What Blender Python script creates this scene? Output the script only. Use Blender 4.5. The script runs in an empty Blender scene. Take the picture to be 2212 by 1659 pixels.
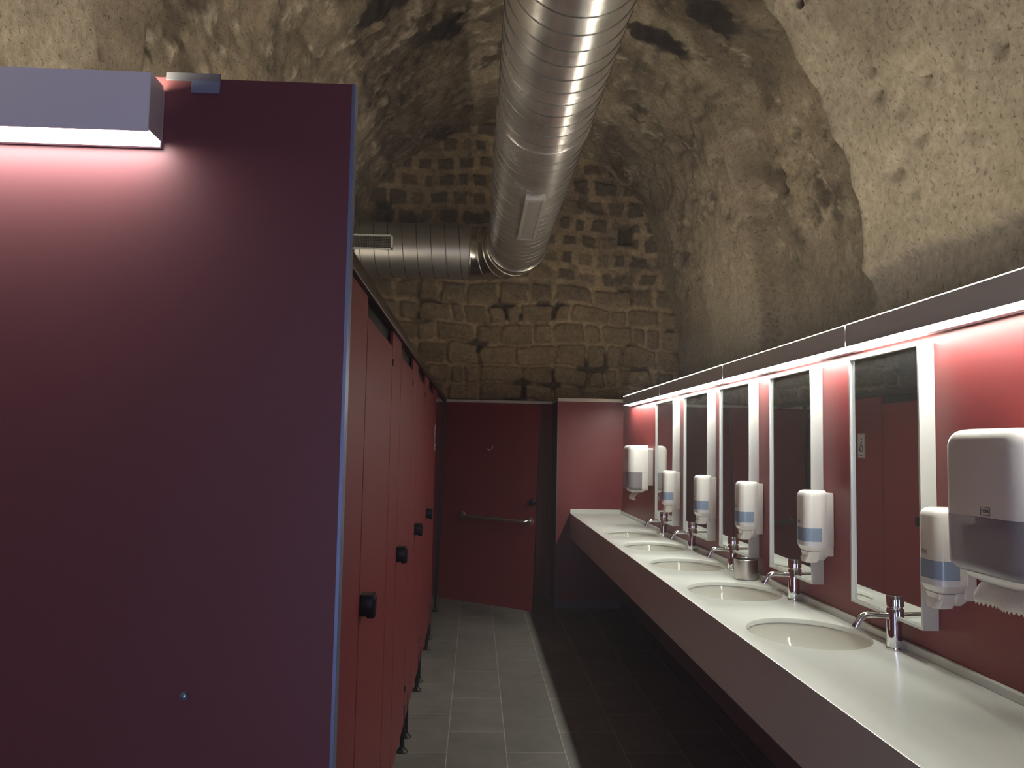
import bpy, bmesh, math, random
import numpy as np
from mathutils import Vector, Matrix

random.seed(7)
S = bpy.context.scene
COL = S.collection
PI = math.pi

# ------------------------------------------------------------------ camera
F, VPU, VPV, ROLL, CAMZ = 1790.0, 1027.0, 960.0, 0.022, 1.55
W, H = 2212.0, 1659.0


def camera():
    d = Vector(((VPU - W / 2) / F, (VPV - H / 2) / F, 1.0)).normalized()
    up = Vector((math.sin(ROLL), -math.cos(ROLL), 0.0))
    up = (up - d * up.dot(d)).normalized()
    xr = d.cross(up)
    M = Matrix((xr, d, up))          # rows: world axes in camera (right, down, forward)
    right, down, fwd = M.col[0], M.col[1], M.col[2]
    R = Matrix((right, -down, -fwd)).transposed()
    cam = bpy.data.cameras.new('camera')
    cam.sensor_width = 36.0
    cam.lens = F / W * 36.0
    cam.clip_start = 0.02
    o = bpy.data.objects.new('camera', cam)
    COL.objects.link(o)
    o.matrix_world = Matrix.Translation((0, 0, CAMZ)) @ R.to_4x4()
    S.camera = o


camera()
w = bpy.data.worlds.new('world')
S.world = w
w.use_nodes = True
w.node_tree.nodes['Background'].inputs[0].default_value = (0.5, 0.45, 0.42, 1)
w.node_tree.nodes['Background'].inputs[1].default_value = 0.01
S.view_settings.view_transform = 'Standard'
S.view_settings.look = 'None'
S.view_settings.gamma = 1.0
S.view_settings.exposure = 0.0
S.view_settings.use_curve_mapping = False
S.cycles.max_bounces = 9
S.cycles.diffuse_bounces = 5
S.cycles.glossy_bounces = 4
S.cycles.volume_bounces = 0
# thin scatter added in place of lens veil, lifting the darks
vs_ = w.node_tree.nodes.new('ShaderNodeVolumeScatter')
vs_.inputs['Color'].default_value = (1.0, 0.93, 0.95, 1)
vs_.inputs['Density'].default_value = 0.0085
vs_.inputs['Anisotropy'].default_value = 0.1
w.node_tree.links.new(vs_.outputs[0], w.node_tree.nodes['World Output'].inputs['Volume'])
LED_DOWN = 62.0
LED_UP = 52.0
LEFT_GAIN = 0.55
# cool fill light added unseen behind the viewer; no entrance is built
la = bpy.data.lights.new('cool_fill_light', 'AREA')
la.shape = 'RECTANGLE'
la.size, la.size_y = 1.0, 1.9
la.color = (0.60, 0.60, 1.0)
la.energy = 27.0
lo = bpy.data.objects.new('cool_fill_light', la)
COL.objects.link(lo)
lo.location = (0.25, -1.66, 1.2)
lo.rotation_euler = (PI / 2, 0, 0)

# ------------------------------------------------------------------ materials


def mat(name, color, rough=0.5, metal=0.0, spec=0.5, coat=0.0, noise=0.0, nscale=8.0, bump=0.0, bscale=60.0):
    m = bpy.data.materials.new(name)
    m.use_nodes = True
    nt = m.node_tree
    b = nt.nodes['Principled BSDF']
    b.inputs['Base Color'].default_value = (*color, 1)
    b.inputs['Roughness'].default_value = rough
    b.inputs['Metallic'].default_value = metal
    b.inputs['Specular IOR Level'].default_value = spec
    b.inputs['Coat Weight'].default_value = coat
    b.inputs['Coat Roughness'].default_value = 0.05
    if noise > 0 or bump > 0:
        tc = nt.nodes.new('ShaderNodeTexCoord')
    if noise > 0:
        n = nt.nodes.new('ShaderNodeTexNoise')
        n.inputs['Scale'].default_value = nscale
        n.inputs['Detail'].default_value = 6
        nt.links.new(tc.outputs['Object'], n.inputs['Vector'])
        mx = nt.nodes.new('ShaderNodeMix')
        mx.data_type = 'RGBA'
        mx.inputs[6].default_value = (*[c * (1 - noise) for c in color], 1)
        mx.inputs[7].default_value = (*[min(1, c * (1 + noise)) for c in color], 1)
        nt.links.new(n.outputs['Fac'], mx.inputs[0])
        nt.links.new(mx.outputs[2], b.inputs['Base Color'])
    if bump > 0:
        n2 = nt.nodes.new('ShaderNodeTexNoise')
        n2.inputs['Scale'].default_value = bscale
        n2.inputs['Detail'].default_value = 4
        nt.links.new(tc.outputs['Object'], n2.inputs['Vector'])
        bp = nt.nodes.new('ShaderNodeBump')
        bp.inputs['Strength'].default_value = bump
        bp.inputs['Distance'].default_value = 0.01
        nt.links.new(n2.outputs['Fac'], bp.inputs['Height'])
        nt.links.new(bp.outputs['Normal'], b.inputs['Normal'])
    return m


def emit(name, color, strength):
    m = bpy.data.materials.new(name)
    m.use_nodes = True
    nt = m.node_tree
    nt.nodes.remove(nt.nodes['Principled BSDF'])
    e = nt.nodes.new('ShaderNodeEmission')
    e.inputs[0].default_value = (*color, 1)
    e.inputs[1].default_value = strength
    nt.links.new(e.outputs[0], nt.nodes['Material Output'].inputs[0])
    return m


RED = mat('red_laminate', (0.170, 0.025, 0.028), 0.5, spec=0.3, noise=0.05, nscale=2.5)
RED_WALL = mat('red_wall_laminate', (0.185, 0.027, 0.029), 0.42, spec=0.4, noise=0.05, nscale=2.0)
PANEL = mat('hazed_red_laminate', (0.150, 0.042, 0.046), 0.52, spec=0.5, noise=0.05, nscale=2.5)  # red laminate greyed, veiling haze put into its colour
MAROON = mat('maroon_laminate', (0.170, 0.025, 0.028), 0.5, spec=0.3, noise=0.04, nscale=2.5)
BLACK = mat('black_plastic', (0.006, 0.006, 0.007), 0.35, spec=0.25)
RAIL = mat('dark_painted_steel', (0.03, 0.02, 0.018), 0.28, metal=0.3)
STEEL = mat('brushed_steel', (0.62, 0.6, 0.56), 0.28, metal=1.0, noise=0.08, nscale=30)
CHROME = mat('chrome', (0.86, 0.86, 0.88), 0.06, metal=1.0)
ALU = mat('anodised_aluminium', (0.72, 0.74, 0.71), 0.38, metal=0.25)
LAMPBODY = mat('lamp_housing_paint', (0.50, 0.49, 0.50), 0.4)
EDGE = mat('blue_lit_strip_metal', (0.22, 0.28, 0.42), 0.35, metal=0.5)  # blue light on the edge strip is put into its colour
TRIM = mat('top_trim_metal', (0.45, 0.40, 0.33), 0.45, metal=0.5)
COUNTER = mat('solid_surface_white', (0.70, 0.715, 0.665), 0.22, noise=0.025, nscale=3.0)
CERAMIC = mat('ceramic_white', (0.64, 0.625, 0.56), 0.07, coat=0.5)
PLASTIC = mat('white_plastic', (0.78, 0.75, 0.71), 0.22, coat=0.3)
PLASTIC2 = mat('cream_plastic', (0.66, 0.63, 0.59), 0.35)
BLUEWIN = mat('blue_grey_window', (0.24, 0.31, 0.42), 0.15, coat=0.3, noise=0.15, nscale=25)
PAPER = mat('paper_towel', (0.75, 0.71, 0.64), 0.9, bump=0.3, bscale=200)
INK = mat('grey_ink', (0.06, 0.055, 0.06), 0.6)
SIGNW = mat('sign_face_grey', (0.50, 0.47, 0.46), 0.35)
GRILLE = mat('grille_dark', (0.01, 0.01, 0.01), 0.8)
SOOT = mat('dark_hole', (0.02, 0.017, 0.014), 0.95)
GREYWIN = bpy.data.materials.new('smoky_window')
GREYWIN.use_nodes = True
_nt = GREYWIN.node_tree
_b = _nt.nodes['Principled BSDF']
_b.inputs['Base Color'].default_value = (0.36, 0.33, 0.36, 1)
_b.inputs['Roughness'].default_value = 0.18
_tr = _nt.nodes.new('ShaderNodeBsdfTransparent')
_tr.inputs[0].default_value = (0.8, 0.78, 0.82, 1)
_mx = _nt.nodes.new('ShaderNodeMixShader')
_mx.inputs[0].default_value = 0.35
_nt.links.new(_b.outputs[0], _mx.inputs[1])
_nt.links.new(_tr.outputs[0], _mx.inputs[2])
_nt.links.new(_mx.outputs[0], _nt.nodes['Material Output'].inputs[0])
MIRROR = mat('mirror_glass', (0.84, 0.86, 0.84), 0.015, metal=0.965)
LEDW = emit('led_diffuser_white', (0.98, 1.0, 0.91), LED_DOWN)
LEDU = emit('led_diffuser_up', (1.0, 0.90, 0.72), LED_UP)
LEDC = emit('led_diffuser_dim', (1.0, 0.86, 0.66), 6.0)
LEDV = emit('led_diffuser_vault', (1.0, 0.87, 0.68), 85.0)
LEDL = emit('led_diffuser_cool', (1.0, 0.95, 0.92), LED_DOWN * LEFT_GAIN)


def duct_material():
    m = mat('galvanised_duct', (0.60, 0.585, 0.56), 0.24, metal=0.86)
    nt = m.node_tree
    b = nt.nodes['Principled BSDF']
    tc = nt.nodes.new('ShaderNodeTexCoord')
    n = nt.nodes.new('ShaderNodeTexNoise')
    n.inputs['Scale'].default_value = 3.5
    n.inputs['Detail'].default_value = 8
    n.inputs['Roughness'].default_value = 0.65
    nt.links.new(tc.outputs['Object'], n.inputs['Vector'])
    cr = nt.nodes.new('ShaderNodeValToRGB')
    cr.color_ramp.elements[0].position = 0.3
    cr.color_ramp.elements[0].color = (0.50, 0.48, 0.46, 1)
    cr.color_ramp.elements[1].position = 0.7
    cr.color_ramp.elements[1].color = (0.72, 0.70, 0.68, 1)
    nt.links.new(n.outputs['Fac'], cr.inputs[0])
    nt.links.new(cr.outputs[0], b.inputs['Base Color'])
    mr = nt.nodes.new('ShaderNodeMapRange')
    mr.inputs[3].default_value = 0.15
    mr.inputs[4].default_value = 0.34
    nt.links.new(n.outputs['Fac'], mr.inputs[0])
    nt.links.new(mr.outputs[0], b.inputs['Roughness'])
    return m


DUCT = duct_material()
SEAM = mat('duct_seam', (0.14, 0.135, 0.13), 0.5, metal=1.0)


def stone_material():
    m = bpy.data.materials.new('old_stone_plaster')
    m.use_nodes = True
    nt = m.node_tree
    b = nt.nodes['Principled BSDF']
    b.inputs['Roughness'].default_value = 0.92
    b.inputs['Specular IOR Level'].default_value = 0.15
    at = nt.nodes.new('ShaderNodeAttribute')
    at.attribute_name = 'Col'
    tc = nt.nodes.new('ShaderNodeTexCoord')
    n = nt.nodes.new('ShaderNodeTexNoise')
    n.inputs['Scale'].default_value = 22
    n.inputs['Detail'].default_value = 9
    n.inputs['Roughness'].default_value = 0.72
    nt.links.new(tc.outputs['Object'], n.inputs['Vector'])
    mr = nt.nodes.new('ShaderNodeMapRange')
    mr.inputs[1].default_value = 0.3
    mr.inputs[2].default_value = 0.7
    mr.inputs[3].default_value = 0.66
    mr.inputs[4].default_value = 1.34
    nt.links.new(n.outputs['Fac'], mr.inputs[0])
    mul = nt.nodes.new('ShaderNodeVectorMath')
    mul.operation = 'SCALE'
    nt.links.new(at.outputs['Color'], mul.inputs[0])
    nt.links.new(mr.outputs[0], mul.inputs['Scale'])
    # small pits
    vo = nt.nodes.new('ShaderNodeTexNoise')
    vo.inputs['Scale'].default_value = 48
    vo.inputs['Detail'].default_value = 3
    nt.links.new(tc.outputs['Object'], vo.inputs['Vector'])
    vr = nt.nodes.new('ShaderNodeMapRange')
    vr.inputs[1].default_value = 0.30
    vr.inputs[2].default_value = 0.40
    vr.inputs[3].default_value = 0.58
    vr.inputs[4].default_value = 1.0
    nt.links.new(vo.outputs['Fac'], vr.inputs[0])
    mul2 = nt.nodes.new('ShaderNodeVectorMath')
    mul2.operation = 'SCALE'
    nt.links.new(mul.outputs[0], mul2.inputs[0])
    nt.links.new(vr.outputs[0], mul2.inputs['Scale'])
    nt.links.new(mul2.outputs[0], b.inputs['Base Color'])
    add = nt.nodes.new('ShaderNodeMath')
    add.operation = 'ADD'
    nt.links.new(n.outputs['Fac'], add.inputs[0])
    nt.links.new(vr.outputs[0], add.inputs[1])
    bp = nt.nodes.new('ShaderNodeBump')
    bp.inputs['Strength'].default_value = 0.55
    bp.inputs['Distance'].default_value = 0.02
    nt.links.new(add.outputs[0], bp.inputs['Height'])
    nt.links.new(bp.outputs['Normal'], b.inputs['Normal'])
    return m


STONE = stone_material()


def tile_material():
    m = bpy.data.materials.new('slate_floor_tiles')
    m.use_nodes = True
    nt = m.node_tree
    b = nt.nodes['Principled BSDF']
    b.inputs['Roughness'].default_value = 0.5
    tc = nt.nodes.new('ShaderNodeTexCoord')
    mp = nt.nodes.new('ShaderNodeMapping')
    mp.inputs['Rotation'].default_value = (0, 0, PI / 2)
    mp.inputs['Location'].default_value = TILE_OFF
    nt.links.new(tc.outputs['Object'], mp.inputs[0])
    br = nt.nodes.new('ShaderNodeTexBrick')
    br.offset = 0.5
    br.inputs['Scale'].default_value = 1.0
    br.inputs['Brick Width'].default_value = 0.6
    br.inputs['Row Height'].default_value = 0.3
    br.inputs['Mortar Size'].default_value = 0.0022
    br.inputs['Mortar Smooth'].default_value = 0.1
    br.inputs['Bias'].default_value = 0
    br.inputs['Color1'].default_value = (0.118, 0.108, 0.096, 1)
    br.inputs['Color2'].default_value = (0.158, 0.145, 0.129, 1)
    br.inputs['Mortar'].default_value = (0.36, 0.34, 0.28, 1)
    nt.links.new(mp.outputs[0], br.inputs[0])
    n = nt.nodes.new('ShaderNodeTexNoise')
    n.inputs['Scale'].default_value = 4
    n.inputs['Detail'].default_value = 8
    n.inputs['Roughness'].default_value = 0.65
    n.inputs['Distortion'].default_value = 1.2
    nt.links.new(tc.outputs['Object'], n.inputs[0])
    mr = nt.nodes.new('ShaderNodeMapRange')
    mr.inputs[1].default_value = 0.3
    mr.inputs[2].default_value = 0.7
    mr.inputs[3].default_value = 0.8
    mr.inputs[4].default_value = 1.22
    nt.links.new(n.outputs['Fac'], mr.inputs[0])
    mul = nt.nodes.new('ShaderNodeVectorMath')
    mul.operation = 'SCALE'
    nt.links.new(br.outputs[0], mul.inputs[0])
    nt.links.new(mr.outputs[0], mul.inputs['Scale'])
    nt.links.new(mul.outputs[0], b.inputs['Base Color'])
    bp = nt.nodes.new('ShaderNodeBump')
    bp.inputs['Strength'].default_value = 0.12
    bp.inputs['Distance'].default_value = 0.01
    nt.links.new(n.outputs['Fac'], bp.inputs['Height'])
    nt.links.new(bp.outputs['Normal'], b.inputs['Normal'])
    return m


# ------------------------------------------------------------------ mesh helpers


def finish(name, bm, m, parent=None, smooth=False, loc=None):
    bmesh.ops.recalc_face_normals(bm, faces=bm.faces)
    me = bpy.data.meshes.new(name)
    bm.to_mesh(me)
    bm.free()
    me.materials.append(m)
    if smooth:
        me.polygons.foreach_set('use_smooth', [True] * len(me.polygons))
        try:
            me.set_sharp_from_angle(angle=math.radians(38))
        except Exception:
            pass
    o = bpy.data.objects.new(name, me)
    COL.objects.link(o)
    if parent is not None:
        o.parent = parent
    if loc is not None:
        o.location = loc
    return o


def NB():
    return bmesh.new()


def box(bm, x0, x1, y0, y1, z0, z1, bev=0.0):
    r = bmesh.ops.create_cube(bm, size=1.0)
    vs = r['verts']
    for v in vs:
        v.co.x = x0 + (v.co.x + 0.5) * (x1 - x0)
        v.co.y = y0 + (v.co.y + 0.5) * (y1 - y0)
        v.co.z = z0 + (v.co.z + 0.5) * (z1 - z0)
    if bev > 0:
        es = list({e for v in vs for e in v.link_edges})
        bmesh.ops.bevel(bm, geom=es, offset=bev, segments=2, affect='EDGES', profile=0.6)
    return bm


def tube(bm, pts, rad, n=16, cap=True):
    """tube along a polyline; rad is a number or a list"""
    P = [Vector(p) for p in pts]
    rs = rad if isinstance(rad, (list, tuple)) else [rad] * len(P)
    rings = []
    prev = None
    for i, p in enumerate(P):
        if i == 0:
            t = P[1] - P[0]
        elif i == len(P) - 1:
            t = P[-1] - P[-2]
        else:
            t = (P[i + 1] - P[i]).normalized() + (P[i] - P[i - 1]).normalized()
        t.normalize()
        if prev is None:
            a = Vector((0, 0, 1)) if abs(t.z) < 0.9 else Vector((1, 0, 0))
            nrm = (a - t * a.dot(t)).normalized()
        else:
            nrm = (prev - t * prev.dot(t)).normalized()
        prev = nrm
        bi = t.cross(nrm)
        rings.append([bm.verts.new(p + (nrm * math.cos(2 * PI * k / n) + bi * math.sin(2 * PI * k / n)) * rs[i]) for k in range(n)])
    for a, b in zip(rings, rings[1:]):
        for k in range(n):
            bm.faces.new((a[k], a[(k + 1) % n], b[(k + 1) % n], b[k]))
    if cap:
        bm.faces.new(rings[0][::-1])
        bm.faces.new(rings[-1])
    return bm


def lathe(bm, prof, c=(0, 0, 0), n=32, sx=1.0, sy=1.0, close=False):
    """prof: list of (r, z); revolve about z"""
    rings = []
    for r, z in prof:
        if r < 1e-6:
            rings.append([bm.verts.new((c[0], c[1], c[2] + z))])
        else:
            rings.append([bm.verts.new((c[0] + sx * r * math.cos(2 * PI * k / n), c[1] + sy * r * math.sin(2 * PI * k / n), c[2] + z)) for k in range(n)])
    for a, b in zip(rings, rings[1:]):
        for k in range(n):
            if len(a) == 1 and len(b) == 1:
                continue
            if len(a) == 1:
                bm.faces.new((a[0], b[(k + 1) % n], b[k]))
            elif len(b) == 1:
                bm.faces.new((a[k], a[(k + 1) % n], b[0]))
            else:
                bm.faces.new((a[k], a[(k + 1) % n], b[(k + 1) % n], b[k]))
    return bm


def rrect(x0, x1, y0, y1, r, n=6, rb=None):
    """rounded rectangle; r rounds the -x corners, rb the +x corners"""
    rb = r if rb is None else rb
    out = []
    for cx, cy, a0, rr in ((x1 - rb, y1 - rb, 0, rb), (x0 + r, y1 - r, 90, r), (x0 + r, y0 + r, 180, r), (x1 - rb, y0 + rb, 270, rb)):
        for k in range(n + 1):
            a = math.radians(a0 + 90.0 * k / n)
            out.append((cx + rr * math.cos(a), cy + rr * math.sin(a)))
    return out


def loft(bm, secs, n=6):
    """secs: (z, x0, x1, y0, y1, r[, rb])"""
    rings = []
    for s in secs:
        z = s[0]
        pts = rrect(*s[1:6], n=n, rb=(s[6] if len(s) > 6 else None))
        rings.append([bm.verts.new((x, y, z)) for x, y in pts])
    m = len(rings[0])
    for a, b in zip(rings, rings[1:]):
        for k in range(m):
            bm.faces.new((a[k], a[(k + 1) % m], b[(k + 1) % m], b[k]))
    bm.faces.new(rings[0][::-1])
    bm.faces.new(rings[-1])
    return bm


def tag(o, label, cat, group=None):
    o['label'] = label
    o['category'] = cat
    if group:
        o['group'] = group
    return o


def thing(name, label, cat, loc=(0, 0, 0), group=None, rot=None):
    o = bpy.data.objects.new(name, None)
    o.empty_display_size = 0.05
    COL.objects.link(o)
    o.location = loc
    if rot:
        o.rotation_euler = rot
    return tag(o, label, cat, group)


def struct(o):
    o['kind'] = 'structure'
    return o


def dup(root, loc, label):
    r = root.copy()
    COL.objects.link(r)
    r.location = loc
    r['label'] = label
    for ch in list(root.children):
        c = ch.copy()
        COL.objects.link(c)
        c.parent = r
        for g in list(ch.children):
            d = g.copy()
            COL.objects.link(d)
            d.parent = c
    return r


# numpy value noise ---------------------------------------------------------
_T = np.random.RandomState(11).rand(64, 64, 64)


_ROT = np.array(Matrix.Rotation(0.9, 3, Vector((0.35, 0.8, 0.49))))


def vnoise(p):
    i = np.floor(p).astype(int)
    f = p - i
    f = f * f * (3 - 2 * f)
    r = 0
    for dx in (0, 1):
        for dy in (0, 1):
            for dz in (0, 1):
                wgt = (f[:, 0] if dx else 1 - f[:, 0]) * (f[:, 1] if dy else 1 - f[:, 1]) * (f[:, 2] if dz else 1 - f[:, 2])
                r = r + wgt * _T[(i[:, 0] + dx) % 64, (i[:, 1] + dy) % 64, (i[:, 2] + dz) % 64]
    return r


def fbm(p, scale, octs=4, gain=0.5):
    a, s, t, tot = 1.0, scale, 0, 0
    for k in range(octs):
        p = p @ _ROT
        t = t + a * vnoise(p * s + 7.3 * k)
        tot += a
        a *= gain
        s *= 2.03
    return t / tot


def sstep(a, b, x):
    t = np.clip((x - a) / (b - a), 0, 1)
    return t * t * (3 - 2 * t)


def grid_object(name, P, nu, nv, col, m):
    """P: (nu*nv,3) row-major [u][v]"""
    me = bpy.data.meshes.new(name)
    idx = np.arange(nu * nv).reshape(nu, nv)
    q = np.stack([idx[:-1, :-1], idx[1:, :-1], idx[1:, 1:], idx[:-1, 1:]], -1).reshape(-1, 4)
    me.from_pydata(P.tolist(), [], q.tolist())
    ca = me.color_attributes.new('Col', 'FLOAT_COLOR', 'POINT')
    ca.data.foreach_set('color', np.concatenate([col, np.ones((len(col), 1))], 1).astype(np.float32).ravel())
    me.materials.append(m)
    me.polygons.foreach_set('use_smooth', [True] * len(me.polygons))
    o = bpy.data.objects.new(name, me)
    COL.objects.link(o)
    return o


# ------------------------------------------------------------------ the setting
XW = 1.44          # red wall face
YE = 8.05          # front face of the end lining
YB = 8.65          # recessed part of the end lining
YS = 8.72          # stone end wall
TILE_OFF = (0.0, 0.0, 0.0)
TILE_OFF = (0.41, -0.19, 0.0)
FLOOR = tile_material()

bm = NB()
box(bm, -2.6, 2.6, -1.9, 9.2, -0.1, 0.0)
struct(finish('floor', bm, FLOOR))

C_DARK = np.array([0.145, 0.119, 0.086])
C_TAN = np.array([0.27, 0.222, 0.158])
C_LIGHT = np.array([0.315, 0.275, 0.213])
C_BLACK = np.array([0.035, 0.030, 0.026])
C_GREY = np.array([0.185, 0.165, 0.142])


def mixc(a, b, t):
    return a * (1 - t[:, None]) + b * t[:, None]


def densify(prof, step):
    P = np.array(prof, float)
    d = np.r_[0, np.cumsum(np.linalg.norm(np.diff(P, axis=0), axis=1))]
    n = max(2, int(d[-1] / step) + 1)
    t = np.linspace(0, d[-1], n)
    k = np.ones(9) / 9
    x = np.interp(t, d, P[:, 0])
    z = np.interp(t, d, P[:, 1])
    for _ in range(3):
        xs = np.convolve(np.pad(x, 4, mode='edge'), k, 'valid')
        zs = np.convolve(np.pad(z, 4, mode='edge'), k, 'valid')
        x[4:-4], z[4:-4] = xs[4:-4], zs[4:-4]
    return np.stack([x, z], 1)


def shell(half_r, half_l, cx):
    pr = [(cx + a, b) for a, b in half_r]
    pl = [(cx - a, b) for a, b in half_l][::-1]
    return pr + pl[1:]


# far vault --------------------------------------------------------------
halfA = [(1.90, 0.0), (1.90, 2.6), (1.87, 2.87), (1.79, 3.17), (1.68, 3.65), (1.53, 4.12), (1.25, 4.45), (0.86, 4.75), (0.45, 4.98), (0.0, 5.10)]
pa = densify(shell(halfA, halfA, 0.27), 0.03)
ys = np.arange(3.86, YS + 0.06, 0.03)
nu, nv = len(pa), len(ys)
tan = np.gradient(pa, axis=0)
tan /= np.linalg.norm(tan, axis=1)[:, None]
nrm = np.stack([-tan[:, 1], tan[:, 0]], 1)      # points inwards (path runs right to left)
P = np.zeros((nu, nv, 3))
P[:, :, 0] = pa[:, 0:1]
P[:, :, 2] = pa[:, 1:2]
P[:, :, 1] = ys[None, :]
N3 = np.zeros((nu, nv, 3))
N3[:, :, 0] = nrm[:, 0:1]
N3[:, :, 2] = nrm[:, 1:2]
P = P.reshape(-1, 3)
N3 = N3.reshape(-1, 3)
rough = sstep(2.5, 3.4, P[:, 2])
disp = (fbm(P, 1.1, 3) - 0.5) * 0.16 + (fbm(P + 5, 5, 5, 0.66) - 0.5) * 0.085 * (0.25 + rough)
rid = 1 - np.abs(2 * fbm(P + 9, 3.2, 3) - 1) * 2
disp -= 0.03 * rough * sstep(0.82, 0.98, rid)
# step in the right side wall: recess nearer than y = 6.15
rec = (P[:, 0] > 1.0) & (P[:, 2] < 4.4)
disp -= np.where(rec, 0.20 * sstep(6.30, 6.18, P[:, 1] + 0.25 * (P[:, 2] - 3.0) * 0.6) * sstep(4.4, 4.0, P[:, 2]), 0)
col = mixc(C_DARK, C_TAN, sstep(0.40, 0.62, fbm(P + 2, 1.6, 5, 0.62)))
col = mixc(col, C_LIGHT, 0.8 * sstep(0.60, 0.72, fbm(P + 21, 4.5, 5, 0.65)))
col = mixc(col, C_DARK * 0.6, sstep(0.56, 0.66, fbm(P + 31, 3.0, 5, 0.65)))
crumb = sstep(0.60, 0.66, fbm(P + 43, 9.0, 4, 0.7)) * sstep(2.6, 3.2, P[:, 2])
col = mixc(col, C_LIGHT * 1.25, 0.75 * crumb)
disp += 0.012 * crumb
# paler band near the end arch on the right haunch
bandm = sstep(5.8, 6.4, P[:, 1]) * sstep(0.9, 1.2, P[:, 0]) * sstep(4.9, 4.3, P[:, 2])
col = mixc(col, C_TAN * 0.95, 0.75 * bandm * sstep(0.30, 0.5, fbm(P + 3, 2.5, 4)))
# smoother grey render low down on the side walls
col = mixc(col, C_GREY * (0.8 + 0.4 * fbm(P + 8, 2.2, 4))[:, None], sstep(3.0, 2.3, P[:, 2]) * 0.85)
# ragged black patches on the crown
for (sx, sy, r) in ((1.50, 5.2, 0.20), (1.2, 5.98, 0.17), (1.38, 5.93, 0.13), (-0.75, 5.75, 0.22), (-0.35, 6.6, 0.2), (0.75, 5.3, 0.15)):
    dd = np.hypot(P[:, 0] - sx, P[:, 1] - sy) + (fbm(P + 17, 4.0, 5, 0.7) - 0.5) * 0.75
    col = mixc(col, C_BLACK, np.where(P[:, 2] > 3, sstep(r, r - 0.10, dd), 0))
# putlog holes
for (hx, hy, hz, r) in ((1.95, 4.66, 3.62, 0.12), (2.0, 5.84, 3.47, 0.07)):
    dd = np.maximum(np.abs(P[:, 1] - hy), np.abs(P[:, 2] - hz) * 0.6) + np.where(P[:, 0] < 1.2, 9, 0)
    t = sstep(r, r - 0.05, dd)
    disp -= 0.22 * t
    col = mixc(col, C_BLACK, 0.7 * t)
disp -= np.where(P[:, 0] < 0, 1, 0) * sstep(-0.3, -1.0, P[:, 0]) * 0.30 * sstep(5.6, 3.95, P[:, 1])
P = P + N3 * disp[:, None]
struct(grid_object('ceiling', P, nu, nv, col, STONE))

# near, paler arch --------------------------------------------------------
halfBr = [(1.93, 0.0), (1.93, 2.35), (1.90, 2.7), (1.81, 3.06), (1.695, 3.38), (1.575, 3.62), (1.43, 3.84), (1.1, 4.2), (0.6, 4.5), (0.0, 4.62)]
halfBl = [(1.75, 0.0), (1.75, 2.6), (1.73, 3.0), (1.65, 3.4), (1.62, 3.7), (1.42, 3.95), (1.1, 4.2), (0.6, 4.5), (0.0, 4.62)]
pb = densify(shell(halfBr, halfBl, 0.0), 0.03)
ys = np.r_[np.arange(-1.9, 1.6, 0.12), np.arange(1.6, 4.01, 0.03)]
back = 3                                    # extra rows turning outwards: the end face of the arch
nu, nv = len(pb), len(ys)
tan = np.gradient(pb, axis=0)
tan /= np.linalg.norm(tan, axis=1)[:, None]
nrm = np.stack([-tan[:, 1], tan[:, 0]], 1)
P = np.zeros((nu, nv + back, 3))
P[:, :nv, 0] = pb[:, 0:1]
P[:, :nv, 2] = pb[:, 1:2]
P[:, :nv, 1] = ys[None, :]
N3 = np.zeros((nu, nv + back, 3))
N3[:, :, 0] = nrm[:, 0:1]
N3[:, :, 2] = nrm[:, 1:2]
Q = P[:, :nv].reshape(-1, 3)
dn = ((fbm(Q, 1.3, 3) - 0.5) * 0.13 + (fbm(Q + 4, 6.0, 4, 0.6) - 0.5) * 0.042)
pit = sstep(0.66, 0.74, fbm(Q + 14, 4.2, 3))
dn -= 0.028 * pit
for (hx, hy, hz, r) in ((1.74, 3.51, 3.25, 0.035), (1.78, 3.56, 3.16, 0.05), (1.80, 3.20, 3.08, 0.05), (1.85, 3.35, 2.89, 0.06), (1.865, 3.60, 2.84, 0.06),
                        (1.83, 2.78, 2.99, 0.045), (1.90, 3.49, 2.69, 0.045), (1.74, 3.73, 3.26, 0.04), (1.88, 3.04, 2.78, 0.05)):
    dd = np.sqrt((Q[:, 0] - hx) ** 2 + (Q[:, 1] - hy) ** 2 + ((Q[:, 2] - hz) * 1.4) ** 2) + (fbm(Q + 77, 14, 3) - 0.5) * 0.06
    dn -= 0.05 * sstep(r, r * 0.3, dd)
low = (Q[:, 0] > 0.8) * sstep(2.46, 2.42, Q[:, 2] + (fbm(Q + 1, 1.5, 3) - 0.5) * 0.16)
dn = dn * (1 - 0.8 * low) - 0.055 * low
edge_jit = (fbm(Q + 40, 3.0, 5, 0.65) - 0.5) * 0.30
Pn = Q + N3[:, :nv].reshape(-1, 3) * dn[:, None]
Pn[:, 1] += edge_jit * sstep(3.7, 4.0, Q[:, 1])
P[:, :nv] = Pn.reshape(nu, nv, 3)
for k in range(back):
    P[:, nv + k] = P[:, nv - 1] - N3[:, nv - 1] * (0.06 + 0.36 * k)
    P[:, nv + k, 1] += 0.015 * (k + 1)
    P[0, nv + k, 2] = 0
    P[-1, nv + k, 2] = 0
Pf = P.reshape(-1, 3)
col = mixc(C_LIGHT * 0.84, C_LIGHT * 1.08, sstep(0.3, 0.7, fbm(Pf + 6, 2.2, 5, 0.6)))
col = mixc(col, C_TAN * 0.8, 0.5 * sstep(0.55, 0.72, fbm(Pf + 13, 1.4, 5, 0.6)))
col = mixc(col, C_DARK, 0.3 * sstep(0.62, 0.72, fbm(Pf + 23, 6.0, 4, 0.6)))
lowf = (Pf[:, 0] > 0.8) * sstep(2.46, 2.42, Pf[:, 2] + (fbm(Pf + 1, 1.5, 3) - 0.5) * 0.16)
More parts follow.
